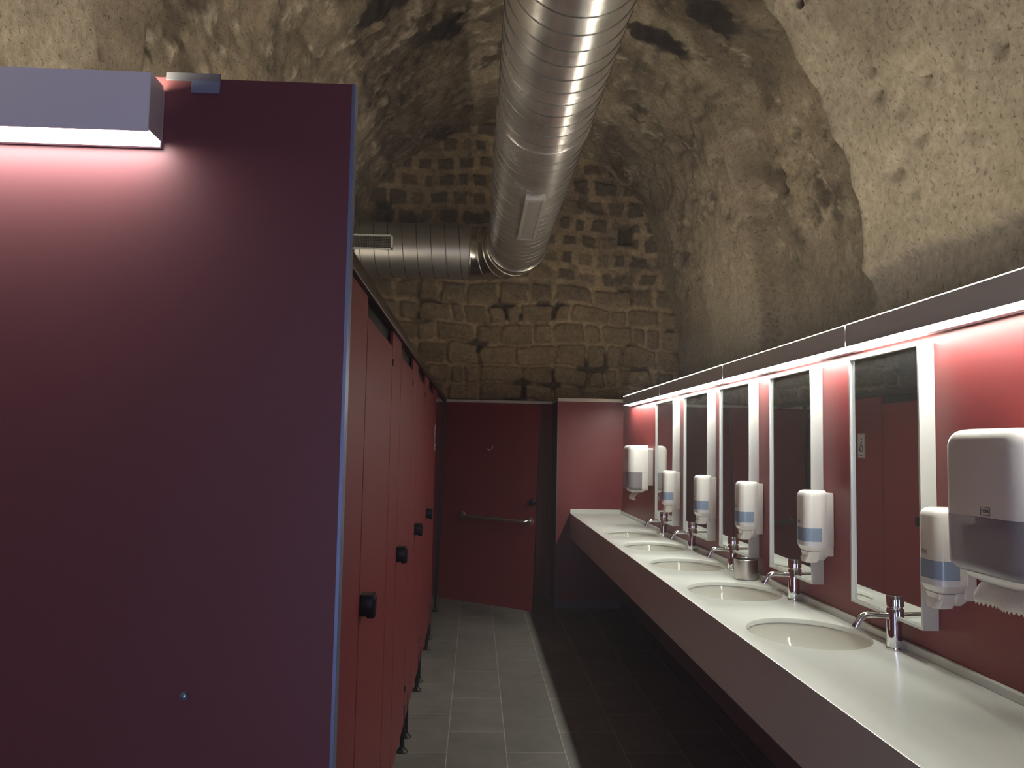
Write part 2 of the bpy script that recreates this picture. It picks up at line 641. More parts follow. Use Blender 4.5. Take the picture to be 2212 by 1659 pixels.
col = mixc(col, C_GREY * (0.85 + 0.3 * fbm(Pf + 2, 1.6, 3))[:, None], lowf)
# darker, unplastered patch beside the arch edge on the left
lm = sstep(-1.2, -1.5, Pf[:, 0]) * sstep(3.45, 3.75, Pf[:, 1] + (fbm(Pf + 27, 2.5, 4) - 0.5) * 0.9)
col = mixc(col, C_DARK * 1.1, 0.85 * lm)
struct(grid_object('ceiling.001', Pf, nu, nv + back, col, STONE))

bm = NB()
lathe(bm, [(0.030, -0.10), (0.030, 0.03), (0.027, 0.033), (0.024, 0.03), (0.024, -0.06), (0.0, -0.06)], n=28)
o = finish('pipe_stub', bm, mat('clay_pipe', (0.30, 0.26, 0.21), 0.8, noise=0.1), None, True)
tag(o, 'short round pipe stub poking out of the pale vault near the top of the picture', 'pipe')
o.matrix_world = Matrix.Translation((1.50, 3.70, 3.66)) @ Vector((-0.75, -0.35, -0.55)).to_track_quat('Z', 'Y').to_matrix().to_4x4()

# stone end wall ------------------------------------------------------------
xs = np.arange(-1.80, 2.42, 0.0125)
zs = np.arange(0.0, 5.35, 0.0125)
zs = zs[zs > 1.85]
zs = np.r_[0.0, 0.9, zs]
nu, nv = len(xs), len(zs)
XX, ZZ = np.meshgrid(xs, zs, indexing='ij')
P = np.stack([XX.ravel(), np.zeros(nu * nv), ZZ.ravel()], 1)
rs = np.random.RandomState(5)
wx = P[:, 0] + (fbm(P + 3, 3.0, 3) - 0.5) * 0.16
wz = P[:, 2] + (fbm(P + 33, 2.6, 3) - 0.5) * 0.14 + 0.02 * P[:, 0]
courses = [0.0]
while courses[-1] < 5.6:
    z = courses[-1]
    courses.append(z + (rs.uniform(0.19, 0.25) if z < 3.2 else rs.uniform(0.17, 0.22)))
courses = np.array(courses)
ci = np.clip(np.searchsorted(courses, wz) - 1, 0, len(courses) - 2)
edge = np.full(len(P), 9.0)
rnd = np.zeros(len(P))
for c in range(len(courses) - 1):
    sel = np.where(ci == c)[0]
    if not len(sel):
        continue
    b = [-2.6 + rs.uniform(0, 0.3)]
    big = courses[c] < 3.2
    while b[-1] < 3.2:
        b.append(b[-1] + (rs.choice([rs.uniform(0.15, 0.24), rs.uniform(0.26, 0.46)], p=[0.4, 0.6]) if big else rs.uniform(0.15, 0.27)))
    b = np.array(b)
    k = np.clip(np.searchsorted(b, wx[sel]) - 1, 0, len(b) - 2)
    ex = np.minimum(wx[sel] - b[k], b[k + 1] - wx[sel])
    ez = np.minimum(wz[sel] - courses[c], courses[c + 1] - wz[sel])
    rr = 0.05
    a = np.clip(rr - ex, 0, None)
    d = np.clip(rr - ez, 0, None)
    edge[sel] = np.where((a > 0) & (d > 0), rr - np.hypot(a, d), np.minimum(ex, ez))
    rnd[sel] = rs.rand(len(b))[k]
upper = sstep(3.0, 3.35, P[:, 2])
jw = 0.012 + 0.018 * upper + (fbm(P + 50, 5.0, 3) - 0.5) * 0.035
stone = sstep(jw - 0.004, jw + 0.014, edge)
n1 = fbm(P + 12, 6.0, 4, 0.6) - 0.5
n2 = fbm(P + 60, 18.0, 3, 0.6) - 0.5
hgt = stone * (0.045 - 0.036 * upper + 0.018 * (rnd - 0.5)) + n1 * 0.05 + n2 * 0.022
crack = (1 - stone) * sstep(0.52, 0.62, fbm(P + 70, 4.0, 3)) * (1 - 0.6 * upper)
hgt -= 0.035 * crack
hgt += (fbm(P + 80, 1.2, 2) - 0.5) * 0.10
scol = mixc(np.array([0.165, 0.125, 0.077]), np.array([0.28, 0.21, 0.128]), np.clip(0.2 + 0.6 * rnd + n1 * 1.2, 0, 1))
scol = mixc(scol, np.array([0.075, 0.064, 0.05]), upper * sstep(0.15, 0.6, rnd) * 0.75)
mcol = mixc(np.array([0.29, 0.218, 0.13]), np.array([0.38, 0.29, 0.18]), np.clip(fbm(P + 90, 5, 4), 0, 1))
col = mixc(mcol, scol, stone)
col = mixc(col, C_BLACK, 0.8 * crack)
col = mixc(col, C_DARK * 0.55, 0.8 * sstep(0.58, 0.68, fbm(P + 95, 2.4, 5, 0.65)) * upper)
for (hx, hz) in ((-1.037, 4.008), (1.575, 3.847)):
    t = sstep(0.085, 0.07, np.abs(P[:, 0] - hx)) * sstep(0.125, 0.11, np.abs(P[:, 2] - hz))
    hgt = hgt * (1 - t) - 0.22 * t
    col = mixc(col, C_BLACK, 0.6 * t)
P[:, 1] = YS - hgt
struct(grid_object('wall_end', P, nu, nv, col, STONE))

# back wall behind the viewer
bm = NB()
box(bm, -2.4, 2.4, -1.85, -1.75, 0, 5.2)
struct(finish('wall_back', bm, mat('back_wall_plaster', (0.3, 0.26, 0.2), 0.9, noise=0.2)))

# red lining of the right wall: panels with hairline joints
bm = NB()
joints = [-1.74, 0.45, 2.99, 4.53, 6.11, YE + 0.02]
for a, b in zip(joints, joints[1:]):
    box(bm, XW, XW + 0.02, a + 0.0012, b - 0.0012, 0.70, 1.965, 0.0008)
struct(finish('wall_right', bm, RED_WALL))
bm = NB()
box(bm, XW, XW + 0.02, -1.74, YE, 0.0, 0.699)
struct(finish('wall_right_lower', bm, mat('brightened_lining', (0.25, 0.22, 0.205), 0.5, noise=0.15, nscale=4)))  # lining colour brightened to lift the dark under the counter
bm = NB()
box(bm, XW + 0.012, XW + 0.05, -1.74, YE + 0.02, 0.0, 1.95)
struct(finish('wall_right_backing', bm, BLACK))
# far lining: a boxed-out piece at the right, a recess at the left
bm = NB()
box(bm, 0.800, XW + 0.03, YE, YE + 0.02, 0, 1.985)
wf = struct(finish('wall_far', bm, RED_WALL))
bm = NB()
box(bm, 0.796, XW + 0.03, YE - 0.004, YE + 0.024, 1.985, 2.018, 0.002)
struct(finish('trim_1', bm, TRIM))
bm = NB()
box(bm, 0.800, 0.812, YE + 0.02, YB, 0, 1.985)
struct(finish('wall_return', bm, MAROON))
bm = NB()
box(bm, 0.794, 0.818, YE + 0.026, YB - 0.001, 1.985, 2.016, 0.002)
struct(finish('trim_2', bm, TRIM))
bm = NB()
box(bm, -1.55, 0.800, YB, YB + 0.014, 0, 1.985)
struct(finish('wall_recess', bm, MAROON))
bm = NB()
box(bm, -1.55, 0.793, YB - 0.003, YB + 0.017, 1.985, 2.014, 0.002)
struct(finish('trim_3', bm, TRIM))
# dark shadow-gap strip on the free vertical edge of the boxed-out piece
bm = NB()
box(bm, 0.793, 0.7995, YE - 0.002, YE + 0.02, 0, 1.984)
struct(finish('trim_4', bm, mat('grey_edge', (0.10, 0.095, 0.09), 0.4, metal=0.4)))
# skirting below the counter
bm = NB()
box(bm, XW - 0.012, XW, 0.0, YE, 0, 0.07, 0.002)
struct(finish('baseboard_right', bm, mat('grey_skirting', (0.10, 0.095, 0.09), 0.5)))
bm = NB()
box(bm, 0.80, XW - 0.013, YE - 0.012, YE, 0, 0.07, 0.002)
struct(finish('baseboard_far', bm, bpy.data.materials['grey_skirting']))

# ------------------------------------------------------------------ big partition in the left foreground
PY = 1.45
t = thing('partition_panel', 'tall dark red laminate partition filling the left foreground beneath the nearest lamp', 'partition', (-1.2, PY, 0))
bm = NB()
box(bm, -0.48, 0.966, 0, 0.035, 0, 2.188)
finish('panel', bm, PANEL, t)
bm = NB()
box(bm, 0.966, 0.972, -0.0005, 0.0355, 0, 2.189, 0.0006)
e = finish('edge_strip', bm, EDGE, t)
e['label'] = 'thin metal strip on the free edge, tinted as if lit blue'
bm = NB()
lathe(bm, [(0.0, -0.001), (0.006, -0.001), (0.0075, 0.002), (0.0065, 0.006), (0.003, 0.0085), (0.0, 0.0088)], n=20)
bm.transform(Matrix.Rotation(PI / 2, 4, 'X'))
bm.transform(Matrix.Translation((1.2 - 0.479, 0, 1.12)))
b = finish('bolt', bm, mat('blue_lit_metal', (0.35, 0.5, 0.62), 0.25, metal=0.9), t, True)  # bolt metal tinted with the blue light it catches
b['label'] = 'small shiny bolt head low on the panel'

# lamps ---------------------------------------------------------------------
LG = 'linear lamps along the mirror wall'


def lamp_parts(root, L, down, gap=0.0, body=None, up=None, bk=0.030, hf=0.080):
    """lamp along +y from 0 to L, wall at x=0, room towards -x, z=0 at underside; bk = depth of the back box"""
    k = 0.030 - bk
    bm = NB()
    box(bm, -0.085 + k, -0.081 + k, 0, L, 0.0, hf, 0.0006)            # front sheet
    box(bm, -0.081 + k, -0.030 + k, 0.0, L, 0.012, 0.072)             # core
    box(bm, -0.030 + k, -0.0005, 0, L, -0.008, 0.096, 0.0006)            # back box against the wall
    finish('housing', bm, body or LAMPBODY, root)
    bm = NB()
    box(bm, -0.081 + k, -0.036 + k, 0.002, L - 0.002, 0.001, 0.012)
    finish('lower_diffuser', bm, down, root)
    bm = NB()
    box(bm, -0.0805 + k, -0.036 + k, 0.002, L - 0.002, 0.072, 0.0835 - gap)
    finish('upper_diffuser', bm, up or LEDU, root)
    bm = NB()
    box(bm, -0.0854 + k, -0.0304 + k, -0.001, 0.0005, 0.002, hf - 0.001)
    finish('end_cap', bm, ALU, root)


for i, (y0, y1, g, lab) in enumerate(((2.985, 4.505, 0.0006, 'linear wall lamp above the fourth and third washbasins from the far end'),
                                      (1.44, 2.98, 0.0, 'nearest linear wall lamp, running above the nearest mirror and out of frame'),
                                      (4.51, 6.085, -0.0006, 'linear wall lamp above the second mirror from the far end'),
                                      (6.09, 7.61, -0.001, 'farthest linear wall lamp, ending by the far corner'))):
    t = thing('linear_lamp', lab, 'lamp', (XW, y0, 1.934), LG)
    lamp_parts(t, y1 - y0, LEDW, g)

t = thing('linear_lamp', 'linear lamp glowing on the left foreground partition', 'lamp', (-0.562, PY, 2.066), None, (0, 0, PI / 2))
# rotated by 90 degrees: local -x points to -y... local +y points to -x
lamp_parts(t, 1.10, LEDL, 0, mat('flare_lit_housing', (0.82, 0.83, 0.84), 0.4), None, 0.010, 0.102)  # housing colour lightened to carry lens flare on its face
t = thing('lamp_bracket', 'small pale metal bracket beside the lamp at the partition top', 'bracket', (-0.510, PY, 2.166))
bm = NB()
box(bm, -0.050, 0.045, -0.0045, -0.0005, 0.016, 0.030, 0.0008)
finish('rail_plate', bm, mat('grey_plate', (0.20, 0.20, 0.21), 0.45, metal=0.3), t)
bm = NB()
box(bm, -0.005, 0.045, -0.006, -0.0005, -0.006, 0.016, 0.0008)
finish('joint_plate', bm, mat('pale_blue_metal', (0.24, 0.28, 0.35), 0.4, metal=0.2), t)

# the same lamps run along the vault wall above the cubicles, out of sight from the corridor
for i, (y1, lab) in enumerate(((2.60, 'wall lamp on the left vault wall, above the nearest cubicles'), (4.50, 'wall lamp on the left vault wall, above the middle cubicles'),
                               (6.02, 'wall lamp on the left vault wall, above the far cubicles'))):
    t = thing('wall_lamp', lab, 'lamp', (-1.50, y1, 2.00), 'uplights above the cubicles', (0, 0, PI))
    lamp_parts(t, 1.5, LEDC, 0, None, LEDV)

# ------------------------------------------------------------------ toilet cubicles
XC = -0.33
TH = 0.013


def foot(parent, y):
    bm = NB()
    lathe(bm, [(0.0, 0.0), (0.030, 0.0), (0.031, 0.004), (0.024, 0.012), (0.015, 0.020), (0.012, 0.03), (0.012, 0.15), (0.0, 0.15)], n=20)
    box(bm, -0.016, 0.010, -0.012, 0.012, 0.135, 0.225, 0.003)
    bm.transform(Matrix.Translation((-TH / 2, y, 0)))
    finish('foot', bm, BLACK, parent, True)


PG = 'fixed pilasters of the cubicle row'
pil = [(1.95, 2.475, 'fixed red pilaster at the near end of the cubicle row, beside the foreground partition', (0.1,)),
       (3.235, 3.61, 'fixed red pilaster between the nearest and second cubicle doors', (0.06, 0.26)),
       (4.285, 4.67, 'fixed red pilaster between the second and third cubicle doors', (0.03, 0.24)),
       (5.33, 5.745, 'fixed red pilaster between the third and fourth cubicle doors', (0.03, 0.22)),
       (6.38, 6.85, 'fixed red pilaster carrying the wheelchair sign beyond the fourth door', (0.03, 0.36))]
for y0, y1, lab, feet in pil:
    t = thing('pilaster_panel', lab, 'partition', (XC, y0, 0), PG)
    bm = NB()
    box(bm, -TH, 0, 0, y1 - y0, 0.14, 1.985, 0.0012)
    finish('panel', bm, RED, t)
    for fy in feet:
        foot(t, fy)


def make_door(lab, loc, wd):
    t = thing('cubicle_door', lab, 'door', loc, 'closed doors of the cubicle row')
    bm = NB()
    box(bm, -TH, 0, 0.004, wd - 0.004, 0.14, 1.925, 0.0012)
    finish('door_panel', bm, RED, t)
    bm = NB()                                   # black core edges of the leaf
    box(bm, -TH - 0.004, -0.002, 0.0005, 0.0038, 0.14, 1.925)
    box(bm, -TH - 0.004, -0.002, wd - 0.0038, wd - 0.0005, 0.14, 1.925)
    finish('edge_seal', bm, BLACK, t)
    bm = NB()
    loft(bm, [(1.040, 0.0, 0.036, 0.006, 0.064, 0.004), (1.043, 0.0, 0.040, 0.004, 0.066, 0.005), (1.099, 0.0, 0.040, 0.004, 0.066, 0.005), (1.102, 0.0, 0.036, 0.006, 0.064, 0.004)])
    lk = finish('lock', bm, BLACK, t, True)
    bm = NB()
    loft(bm, [(1.033, 0.024, 0.041, 0.012, 0.058, 0.004), (1.036, 0.020, 0.044, 0.010, 0.060, 0.004), (1.090, 0.036, 0.045, 0.010, 0.060, 0.003)])
    finish('lock_handle', bm, BLACK, lk, True)
    for hz in (0.32, 1.86):
        bm = NB()
        tube(bm, [(0.003, wd - 0.001, hz - 0.014), (0.003, wd - 0.001, hz + 0.014)], 0.0038, 10)
        finish('hinge', bm, RAIL, t, True)
    return t


for y0, y1, lab in ((2.485, 3.225, 'nearest closed red cubicle door with black lock, beside the foreground partition'),
                    (3.62, 4.275, 'second closed red cubicle door from the foreground partition'),
                    (4.68, 5.32, 'third closed red cubicle door from the foreground partition'),
                    (5.755, 6.37, 'fourth closed red cubicle door, last before the wheelchair sign')):
    make_door(lab, (XC, y0, 0), y1 - y0)

bm = NB()
box(bm, -0.018, 0.014, 0.0, YB - 1.96, 0.0, 0.045, 0.006)
o = finish('head_rail', bm, RAIL, None, True, (XC, 1.955, 1.986))
tag(o, 'long dark metal head rail along the top of the cubicle doors', 'rail')
bm = NB()
box(bm, -0.0245, -0.0185, 0.02, 4.85, -0.075, 0.004)
finish('gap_shade_strip', bm, BLACK, o)  # black strip added to stand for the shade above the doors
# side partition closing the first cubicle, and its dark inside is the vault behind
bm = NB()
box(bm, -1.15, -0.02, 0, TH, 0.14, 1.985, 0.001)
o = finish('side_partition', bm, RED, None, False, (XC, 1.965, 0))
bm = NB()
for fx in (-0.9, -0.2):
    lathe(bm, [(0.0, 0.0), (0.030, 0.0), (0.024, 0.012), (0.012, 0.03), (0.012, 0.145), (0.0, 0.145)], (fx, TH / 2, 0), n=16)
finish('foot', bm, BLACK, o, True)
tag(o, 'red cubicle side partition behind the foreground partition', 'partition')

# wheelchair sign
t = thing('accessible_sign', 'grey wheelchair sign on the far pilaster of the cubicle row', 'sign', (XC + 0.0006, 6.735, 1.495))
bm = NB()
box(bm, 0, 0.003, -0.068, 0.068, 0, 0.205, 0.0008)
finish('plate', bm, SIGNW, t)
bm = NB()


def sq(cy, cz, hy, hz):
    box(bm, 0.003, 0.0036, cy - hy, cy + hy, cz - hz, cz + hz)


for z in (0.006, 0.199):
    sq(0, z, 0.062, 0.0015)
for y in (-0.0605, 0.0605):
    sq(y, 0.1025, 0.0015, 0.098)
finish('border', bm, INK, t)
bm = NB()
# seen from +x, right is -y?  viewer looking towards -x has +y on the right
pts = []
for k in range(15):
    a = math.radians(120 + 250 * k / 14)
    pts.append((0.0052, -0.006 + 0.026 * math.cos(a), 0.080 + 0.026 * math.sin(a)))
tube(bm, pts, 0.0035, 8)
tube(bm, [(0.0052, -0.008, 0.142), (0.0052, -0.004, 0.098), (0.0052, 0.018, 0.096), (0.0052, 0.032, 0.062), (0.0052, 0.040, 0.064)], 0.0042, 8)
tube(bm, [(0.0052, -0.006, 0.118), (0.0052, 0.014, 0.117)], 0.0035, 8)
bmesh.ops.create_uvsphere(bm, u_segments=12, v_segments=8, radius=0.009, matrix=Matrix.Translation((0.0052, -0.009, 0.158)) @ Matrix.Diagonal((0.3, 1, 1, 1)))
finish('wheelchair_symbol', bm, INK, t, True)
bm = NB()
for k, (y, hw) in enumerate(((-0.034, 0.006), (-0.020, 0.005), (-0.008, 0.004), (0.006, 0.006), (0.020, 0.004), (0.032, 0.006))):
    sq(y, 0.026, hw * 0.8, 0.006)
finish('caption', bm, INK, t)

# open accessible door with its post ----------------------------------------------
YP = 7.83
t = thing('door_post', 'slim black door post at the far end of the cubicle row', 'post', (XC - 0.012, YP, 0), None, (0, math.radians(1.35), 0))
bm = NB()
box(bm, -0.014, 0.014, -0.02, 0.02, 0.14, 1.972, 0.003)
finish('upright', bm, BLACK, t)
bm = NB()
lathe(bm, [(0.0, 0.0), (0.030, 0.0), (0.031, 0.004), (0.024, 0.012), (0.015, 0.020), (0.012, 0.03), (0.012, 0.14), (0.0, 0.14)], n=20)
finish('foot', bm, BLACK, t, True)

DW = 0.985
ang = math.atan2(7.285 - 7.83, 0.545 + 0.335)
R = Matrix.Rotation(math.radians(1.35), 4, 'Y') @ Matrix.Rotation(ang, 4, 'Z')
t = thing('accessible_door', 'wide red cubicle door standing open across the corridor, with a steel grab bar', 'door', (XC + 0.012, YP - 0.02, 0))
t.matrix_world = Matrix.Translation((XC + 0.012, YP - 0.02, 0)) @ R
bm = NB()
box(bm, 0.004, DW, 0, 0.014, 0.135, 1.93, 0.0012)
finish('door_panel', bm, MAROON, t)
bm = NB()
box(bm, DW, DW + 0.004, -0.001, 0.015, 0.135, 1.93, 0.0006)
finish('edge_strip', bm, BLACK, t)
# grab bar: local -y faces the viewer
bm = NB()
path = [(0.225, 0.0, 0.905), (0.225, -0.045, 0.905)]
for k in range(1, 7):
    a = k / 6 * PI / 2
    path.append((0.225 + 0.03 * (1 - math.cos(a)), -0.045 - 0.03 * math.sin(a), 0.905))
for k in range(0, 7):
    a = PI / 2 - k / 6 * PI / 2
    path.append((0.925 - 0.03 * (1 - math.cos(a)), -0.045 - 0.03 * math.sin(a), 0.905))
path += [(0.925, 0.0, 0.905)]
tube(bm, path, 0.015, 16)
gb = finish('grab_bar', bm, STEEL, t, True)
for fx in (0.225, 0.925):
    bm = NB()
    lathe(bm, [(0, 0), (0.038, 0), (0.038, 0.004), (0.032, 0.007), (0, 0.007)], n=28)
    bm.transform(Matrix.Translation((fx, 0, 0.905)) @ Matrix.Rotation(PI / 2, 4, 'X'))
    finish('flange', bm, STEEL, gb, True)
bm = NB()
lathe(bm, [(0, 0), (0.028, 0), (0.030, 0.004), (0.026, 0.010), (0.013, 0.014), (0.013, 0.022), (0.026, 0.03), (0.028, 0.042), (0.022, 0.050), (0, 0.052)], n=24)
bm.transform(Matrix.Translation((0.955, 0, 1.072)) @ Matrix.Rotation(PI / 2, 4, 'X'))
finish('knob', bm, BLACK, t, True)
bm = NB()
tube(bm, [(0.512, 0.0, 1.545), (0.512, -0.006, 1.540), (0.512, -0.016, 1.520), (0.508, -0.030, 1.510), (0.496, -0.040, 1.514), (0.488, -0.042, 1.528)], [0.004, 0.004, 0.0038, 0.0036, 0.0052, 0.0045], 10)
tube(bm, [(0.512, -0.006, 1.534), (0.528, -0.028, 1.522), (0.534, -0.036, 1.532)], 0.0052, 8)
box(bm, 0.504, 0.520, -0.003, 0.0, 1.52, 1.56, 0.001)
finish('coat_hook', bm, CHROME, t, True)

# ------------------------------------------------------------------ vanity counter
ZC = 0.905
CX0, CX1 = 0.928, XW - 0.0005
SY = [6.24, 5.45, 4.635, 3.80, 2.955]
SXC, RX, RY = 1.195, 0.205, 0.252
CY0, CY1 = 0.30, YE - 0.0135
t = thing('vanity_counter', 'long white solid-surface washbasin counter along the mirror wall', 'counter', (0, 0, 0))
bm = NB()
bounds = [CY0] + [(a + b) / 2 for a, b in zip(SY[::-1], SY[::-1][1:])] + [CY1]
NE = 64
CXF = CX0 + 0.0155
for (ya, yb), sy in zip(zip(bounds, bounds[1:]), SY[::-1]):
    angs = sorted([2 * PI * k / NE for k in range(NE)] + [math.atan2(cy - sy, cx - SXC) % (2 * PI) for cx in (CXF, CX1) for cy in (ya, yb)])
    el, re, lo = [], [], []
    for a in angs:
        dx, dy = math.cos(a), math.sin(a)
        k = 1 / math.sqrt((dx / RX) ** 2 + (dy / RY) ** 2)
        el.append((SXC + dx * k, sy + dy * k))
        ts = []
        if abs(dx) > 1e-9:
            ts.append(((CX1 if dx > 0 else CXF) - SXC) / dx)
        if abs(dy) > 1e-9:
            ts.append(((yb if dy > 0 else ya) - sy) / dy)
        q = min(ts)
        re.append((SXC + dx * q, sy + dy * q))
    n = len(angs)
    # small round-over at the hole edge
    rings = []
    for off, z in ((None, ZC), (0.004, ZC), (0.0012, ZC - 0.0012), (0.0, ZC - 0.004), (0.0, ZC - 0.018)):
        ring = []
        for (ex, ey), (rx_, ry_) in zip(el, re):
            if off is None:
                ring.append(bm.verts.new((rx_, ry_, z)))
            else:
                v = Vector((ex - SXC, ey - sy))
                v = v * (1 + off / v.length)
                ring.append(bm.verts.new((SXC + v.x, sy + v.y, z)))
        rings.append(ring)
    for A, B in zip(rings, rings[1:]):
        for k in range(n):
            bm.faces.new((A[k], A[(k + 1) % n], B[(k + 1) % n], B[k]))
bmesh.ops.remove_doubles(bm, verts=bm.verts, dist=0.0002)
finish('countertop', bm, COUNTER, t, True)
bm = NB()
box(bm, CX0 - 0.0, CX0 + 0.018, CY0, CY1, 0.668, ZC, 0.002)
finish('apron', bm, COUNTER, t)
bm = NB()
box(bm, XW - 0.018, XW - 0.0005, CY0, CY1, ZC, ZC + 0.026, 0.003)
finish('splash_strip', bm, COUNTER, t)
bm = NB()
box(bm, CX0, XW - 0.019, CY1 - 0.0, CY1 + 0.013, 0.668, ZC + 0.040, 0.003)
finish('end_splash', bm, COUNTER, t)

ORD = ['farthest', 'second farthest', 'middle', 'second nearest', 'nearest']


def make_sink(loc, lab):
    t = thing('washbasin', lab, 'washbasin', loc, 'oval washbasins set in the counter')
    bm = NB()
    prof = [(1.10, -0.019), (1.10, -0.0185), (1.025, -0.0185), (1.012, -0.024), (1.0, -0.045), (0.96, -0.075), (0.87, -0.11), (0.70, -0.138), (0.45, -0.152), (0.16, -0.158), (0.10, -0.160), (0.0, -0.161)]
    lathe(bm, prof, n=64, sx=RX, sy=RY)
    o = finish('bowl', bm, CERAMIC, t, True)
    bm = NB()
    lathe(bm, [(0.032, -0.1568), (0.031, -0.1545), (0.022, -0.1555), (0.020, -0.158), (0, -0.158)], n=28)
    finish('drain', bm, CHROME, t, True)
    bm = NB()
    lathe(bm, [(0, 0), (0.009, 0), (0.011, 0.002), (0.008, 0.003), (0, 0.001)], n=20)
    bm.transform(Matrix.Translation((RX * 0.965, -0.03, -0.062)) @ Matrix.Rotation(-PI / 2, 4, 'Y'))
    finish('overflow', bm, CHROME, t, True)
    return t


labs = ['white oval washbasin at the far end of the counter', 'white oval washbasin, second from the far end of the counter',
        'white oval washbasin in the middle of the row, with the steel cup just beyond its near tap side', 'white oval washbasin nearest to the steel cup, second from the camera',
        'nearest white oval washbasin on the counter']
labs[2] = 'white oval washbasin in the middle of the five'
labs[3] = 'white oval washbasin directly in front of the steel cup'
s0 = make_sink((SXC, SY[0], ZC), labs[0])
for y, l in zip(SY[1:], labs[1:]):
    dup(s0, (SXC, y, ZC), l)


def make_tap(loc, lab):
    t = thing('tap', lab, 'tap', loc, 'chrome taps on the counter')
    bm = NB()
    lathe(bm, [(0, 0), (0.0275, 0), (0.0275, 0.004), (0.025, 0.007), (0, 0.007)], n=32)
    finish('base_ring', bm, CHROME, t, True)
    bm = NB()
    lathe(bm, [(0.0, 0.006), (0.0235, 0.006), (0.0235, 0.128), (0.022, 0.131), (0.0, 0.131)], n=32)
    finish('body', bm, CHROME, t, True)
    bm = NB()
    lathe(bm, [(0.0, 0.130), (0.019, 0.130), (0.019, 0.136), (0.0235, 0.138), (0.0235, 0.171), (0.021, 0.175), (0.0, 0.176)], n=32)
    finish('push_button', bm, CHROME, t, True)
    bm = NB()
    pts = [(-0.018, 0, 0.108), (-0.085, 0, 0.110)]
    for k in range(1, 8):
        a = k / 7 * math.radians(62)
        pts.append((-0.085 - 0.036 * math.sin(a), 0, 0.110 - 0.036 * (1 - math.cos(a))))
    last = pts[-1]
    pts.append((last[0] - 0.010, 0, last[2] - 0.016))
    tube(bm, pts, 0.0105, 20)
    sp = finish('spout', bm, CHROME, t, True)
    bm = NB()
    e = pts[-1]
    tube(bm, [(e[0] + 0.002, 0, e[2] + 0.004), (e[0] - 0.004, 0, e[2] - 0.008)], 0.0115, 18)
    finish('aerator', bm, CHROME, sp, True)
    return t


TX = 1.391
tl = ['chrome push tap at the farthest washbasin', 'chrome push tap, second from the far end of the counter', 'chrome push tap just beyond the steel cup',
      'chrome push tap on the near side of the steel cup', 'nearest chrome push tap, in front of the nearest mirror']
ty = [6.09, 5.29, 4.45, 3.586, 2.723]
t0 = make_tap((TX, ty[0], ZC + 0.0004), tl[0])
for y, l in zip(ty[1:], tl[1:]):
    dup(t0, (TX, y, ZC + 0.0004), l)

# steel cup
bm = NB()
lathe(bm, [(0.0, 0.0), (0.052, 0.0), (0.056, 0.004), (0.057, 0.096), (0.0595, 0.0985), (0.0575, 0.1005), (0.0545, 0.098), (0.0535, 0.006), (0.0, 0.005)], n=40)
o = finish('steel_cup', bm, STEEL, None, True, (1.362, 4.14, ZC + 0.0004))
tag(o, 'open brushed steel cup standing on the counter between two taps', 'cup')

# mirrors --------------------------------------------------------------------
MZ0, MZ1 = 1.004, 1.897


def make_mirror(loc, wd, lab):
    t = thing('wall_mirror', lab, 'mirror', loc, 'tall framed mirrors on the red wall')
    d, fw = 0.052, 0.010
    hh = MZ1 - MZ0
    bm = NB()
    for (y0, y1, z0, z1) in ((0, fw, 0, hh), (wd - fw, wd, 0, hh), (fw, wd - fw, 0, fw), (fw, wd - fw, hh - fw, hh)):
        box(bm, -d, -0.0006, y0, y1, z0, z1, 0.0009)
    finish('frame', bm, ALU, t)
    bm = NB()
    box(bm, -0.003, 0.003, -wd / 2 + fw - 0.002, wd / 2 - fw + 0.002, fw - 0.002, hh - fw + 0.002)
    g = finish('glass', bm, MIRROR, t, False, (-d + 0.011, wd / 2, 0))
    g.rotation_euler = (0, 0, math.radians(-0.4))      # hangs very slightly out of true
    bm = NB()
    box(bm, -d + 0.019, -0.0008, fw, wd - fw, fw, hh - fw)
    finish('back_board', bm, BLACK, t)


for (yf, yn), l in zip(((6.37, 5.80), (5.50, 4.925), (4.685, 4.165), (3.877, 3.384), (3.03, 2.54)),
                       ('farthest tall mirror, beside the far towel dispenser', 'tall mirror, second from the far end of the red wall', 'tall mirror in the middle of the five, behind the tap beyond the cup',
                        'tall mirror reflecting the steel cup', 'nearest tall mirror, showing the reflected wheelchair sign')):
    make_mirror((XW, yn, MZ0), yf - yn, l)

# soap dispensers --------------------------------------------------------------


def text_mesh(s, size, m, parent, mw, name='logo'):
    cu = bpy.data.curves.new(name, 'FONT')
    cu.body = s
    cu.size = size
    cu.extrude = 0.0002
    cu.align_x = 'CENTER'
    cu.align_y = 'CENTER'
    ob = bpy.data.objects.new(name, cu)
    COL.objects.link(ob)
    dg = bpy.context.evaluated_depsgraph_get()
    me = bpy.data.meshes.new_from_object(ob.evaluated_get(dg))
    bpy.data.objects.remove(ob)
    me.transform(mw)
    return me


# text facing -x: text x axis -> -y, text y axis -> +z, normal -> -x
FACE = Matrix(((0, 0, -1, 0), (-1, 0, 0, 0), (0, 1, 0, 0), (0, 0, 0, 1)))


def logo(parent, x, y, z, s):
    me = text_mesh('TORK', s, INK, parent, Matrix.Translation((x - 0.0003, y, z)) @ FACE)
    bm = NB()
    bm.from_mesh(me)
    a, b = s * 1.55, s * 0.75
    for (y0, y1, z0, z1) in ((-a, a, b, b + s * .09), (-a, a, -b - s * .09, -b), (-a, -a + s * .09, -b, b), (a - s * .09, a, -b, b)):
        box(bm, x - 0.0005, x + 0.0003, y + y0, y + y1, z + z0, z + z1)
    finish('logo', bm, INK, parent)


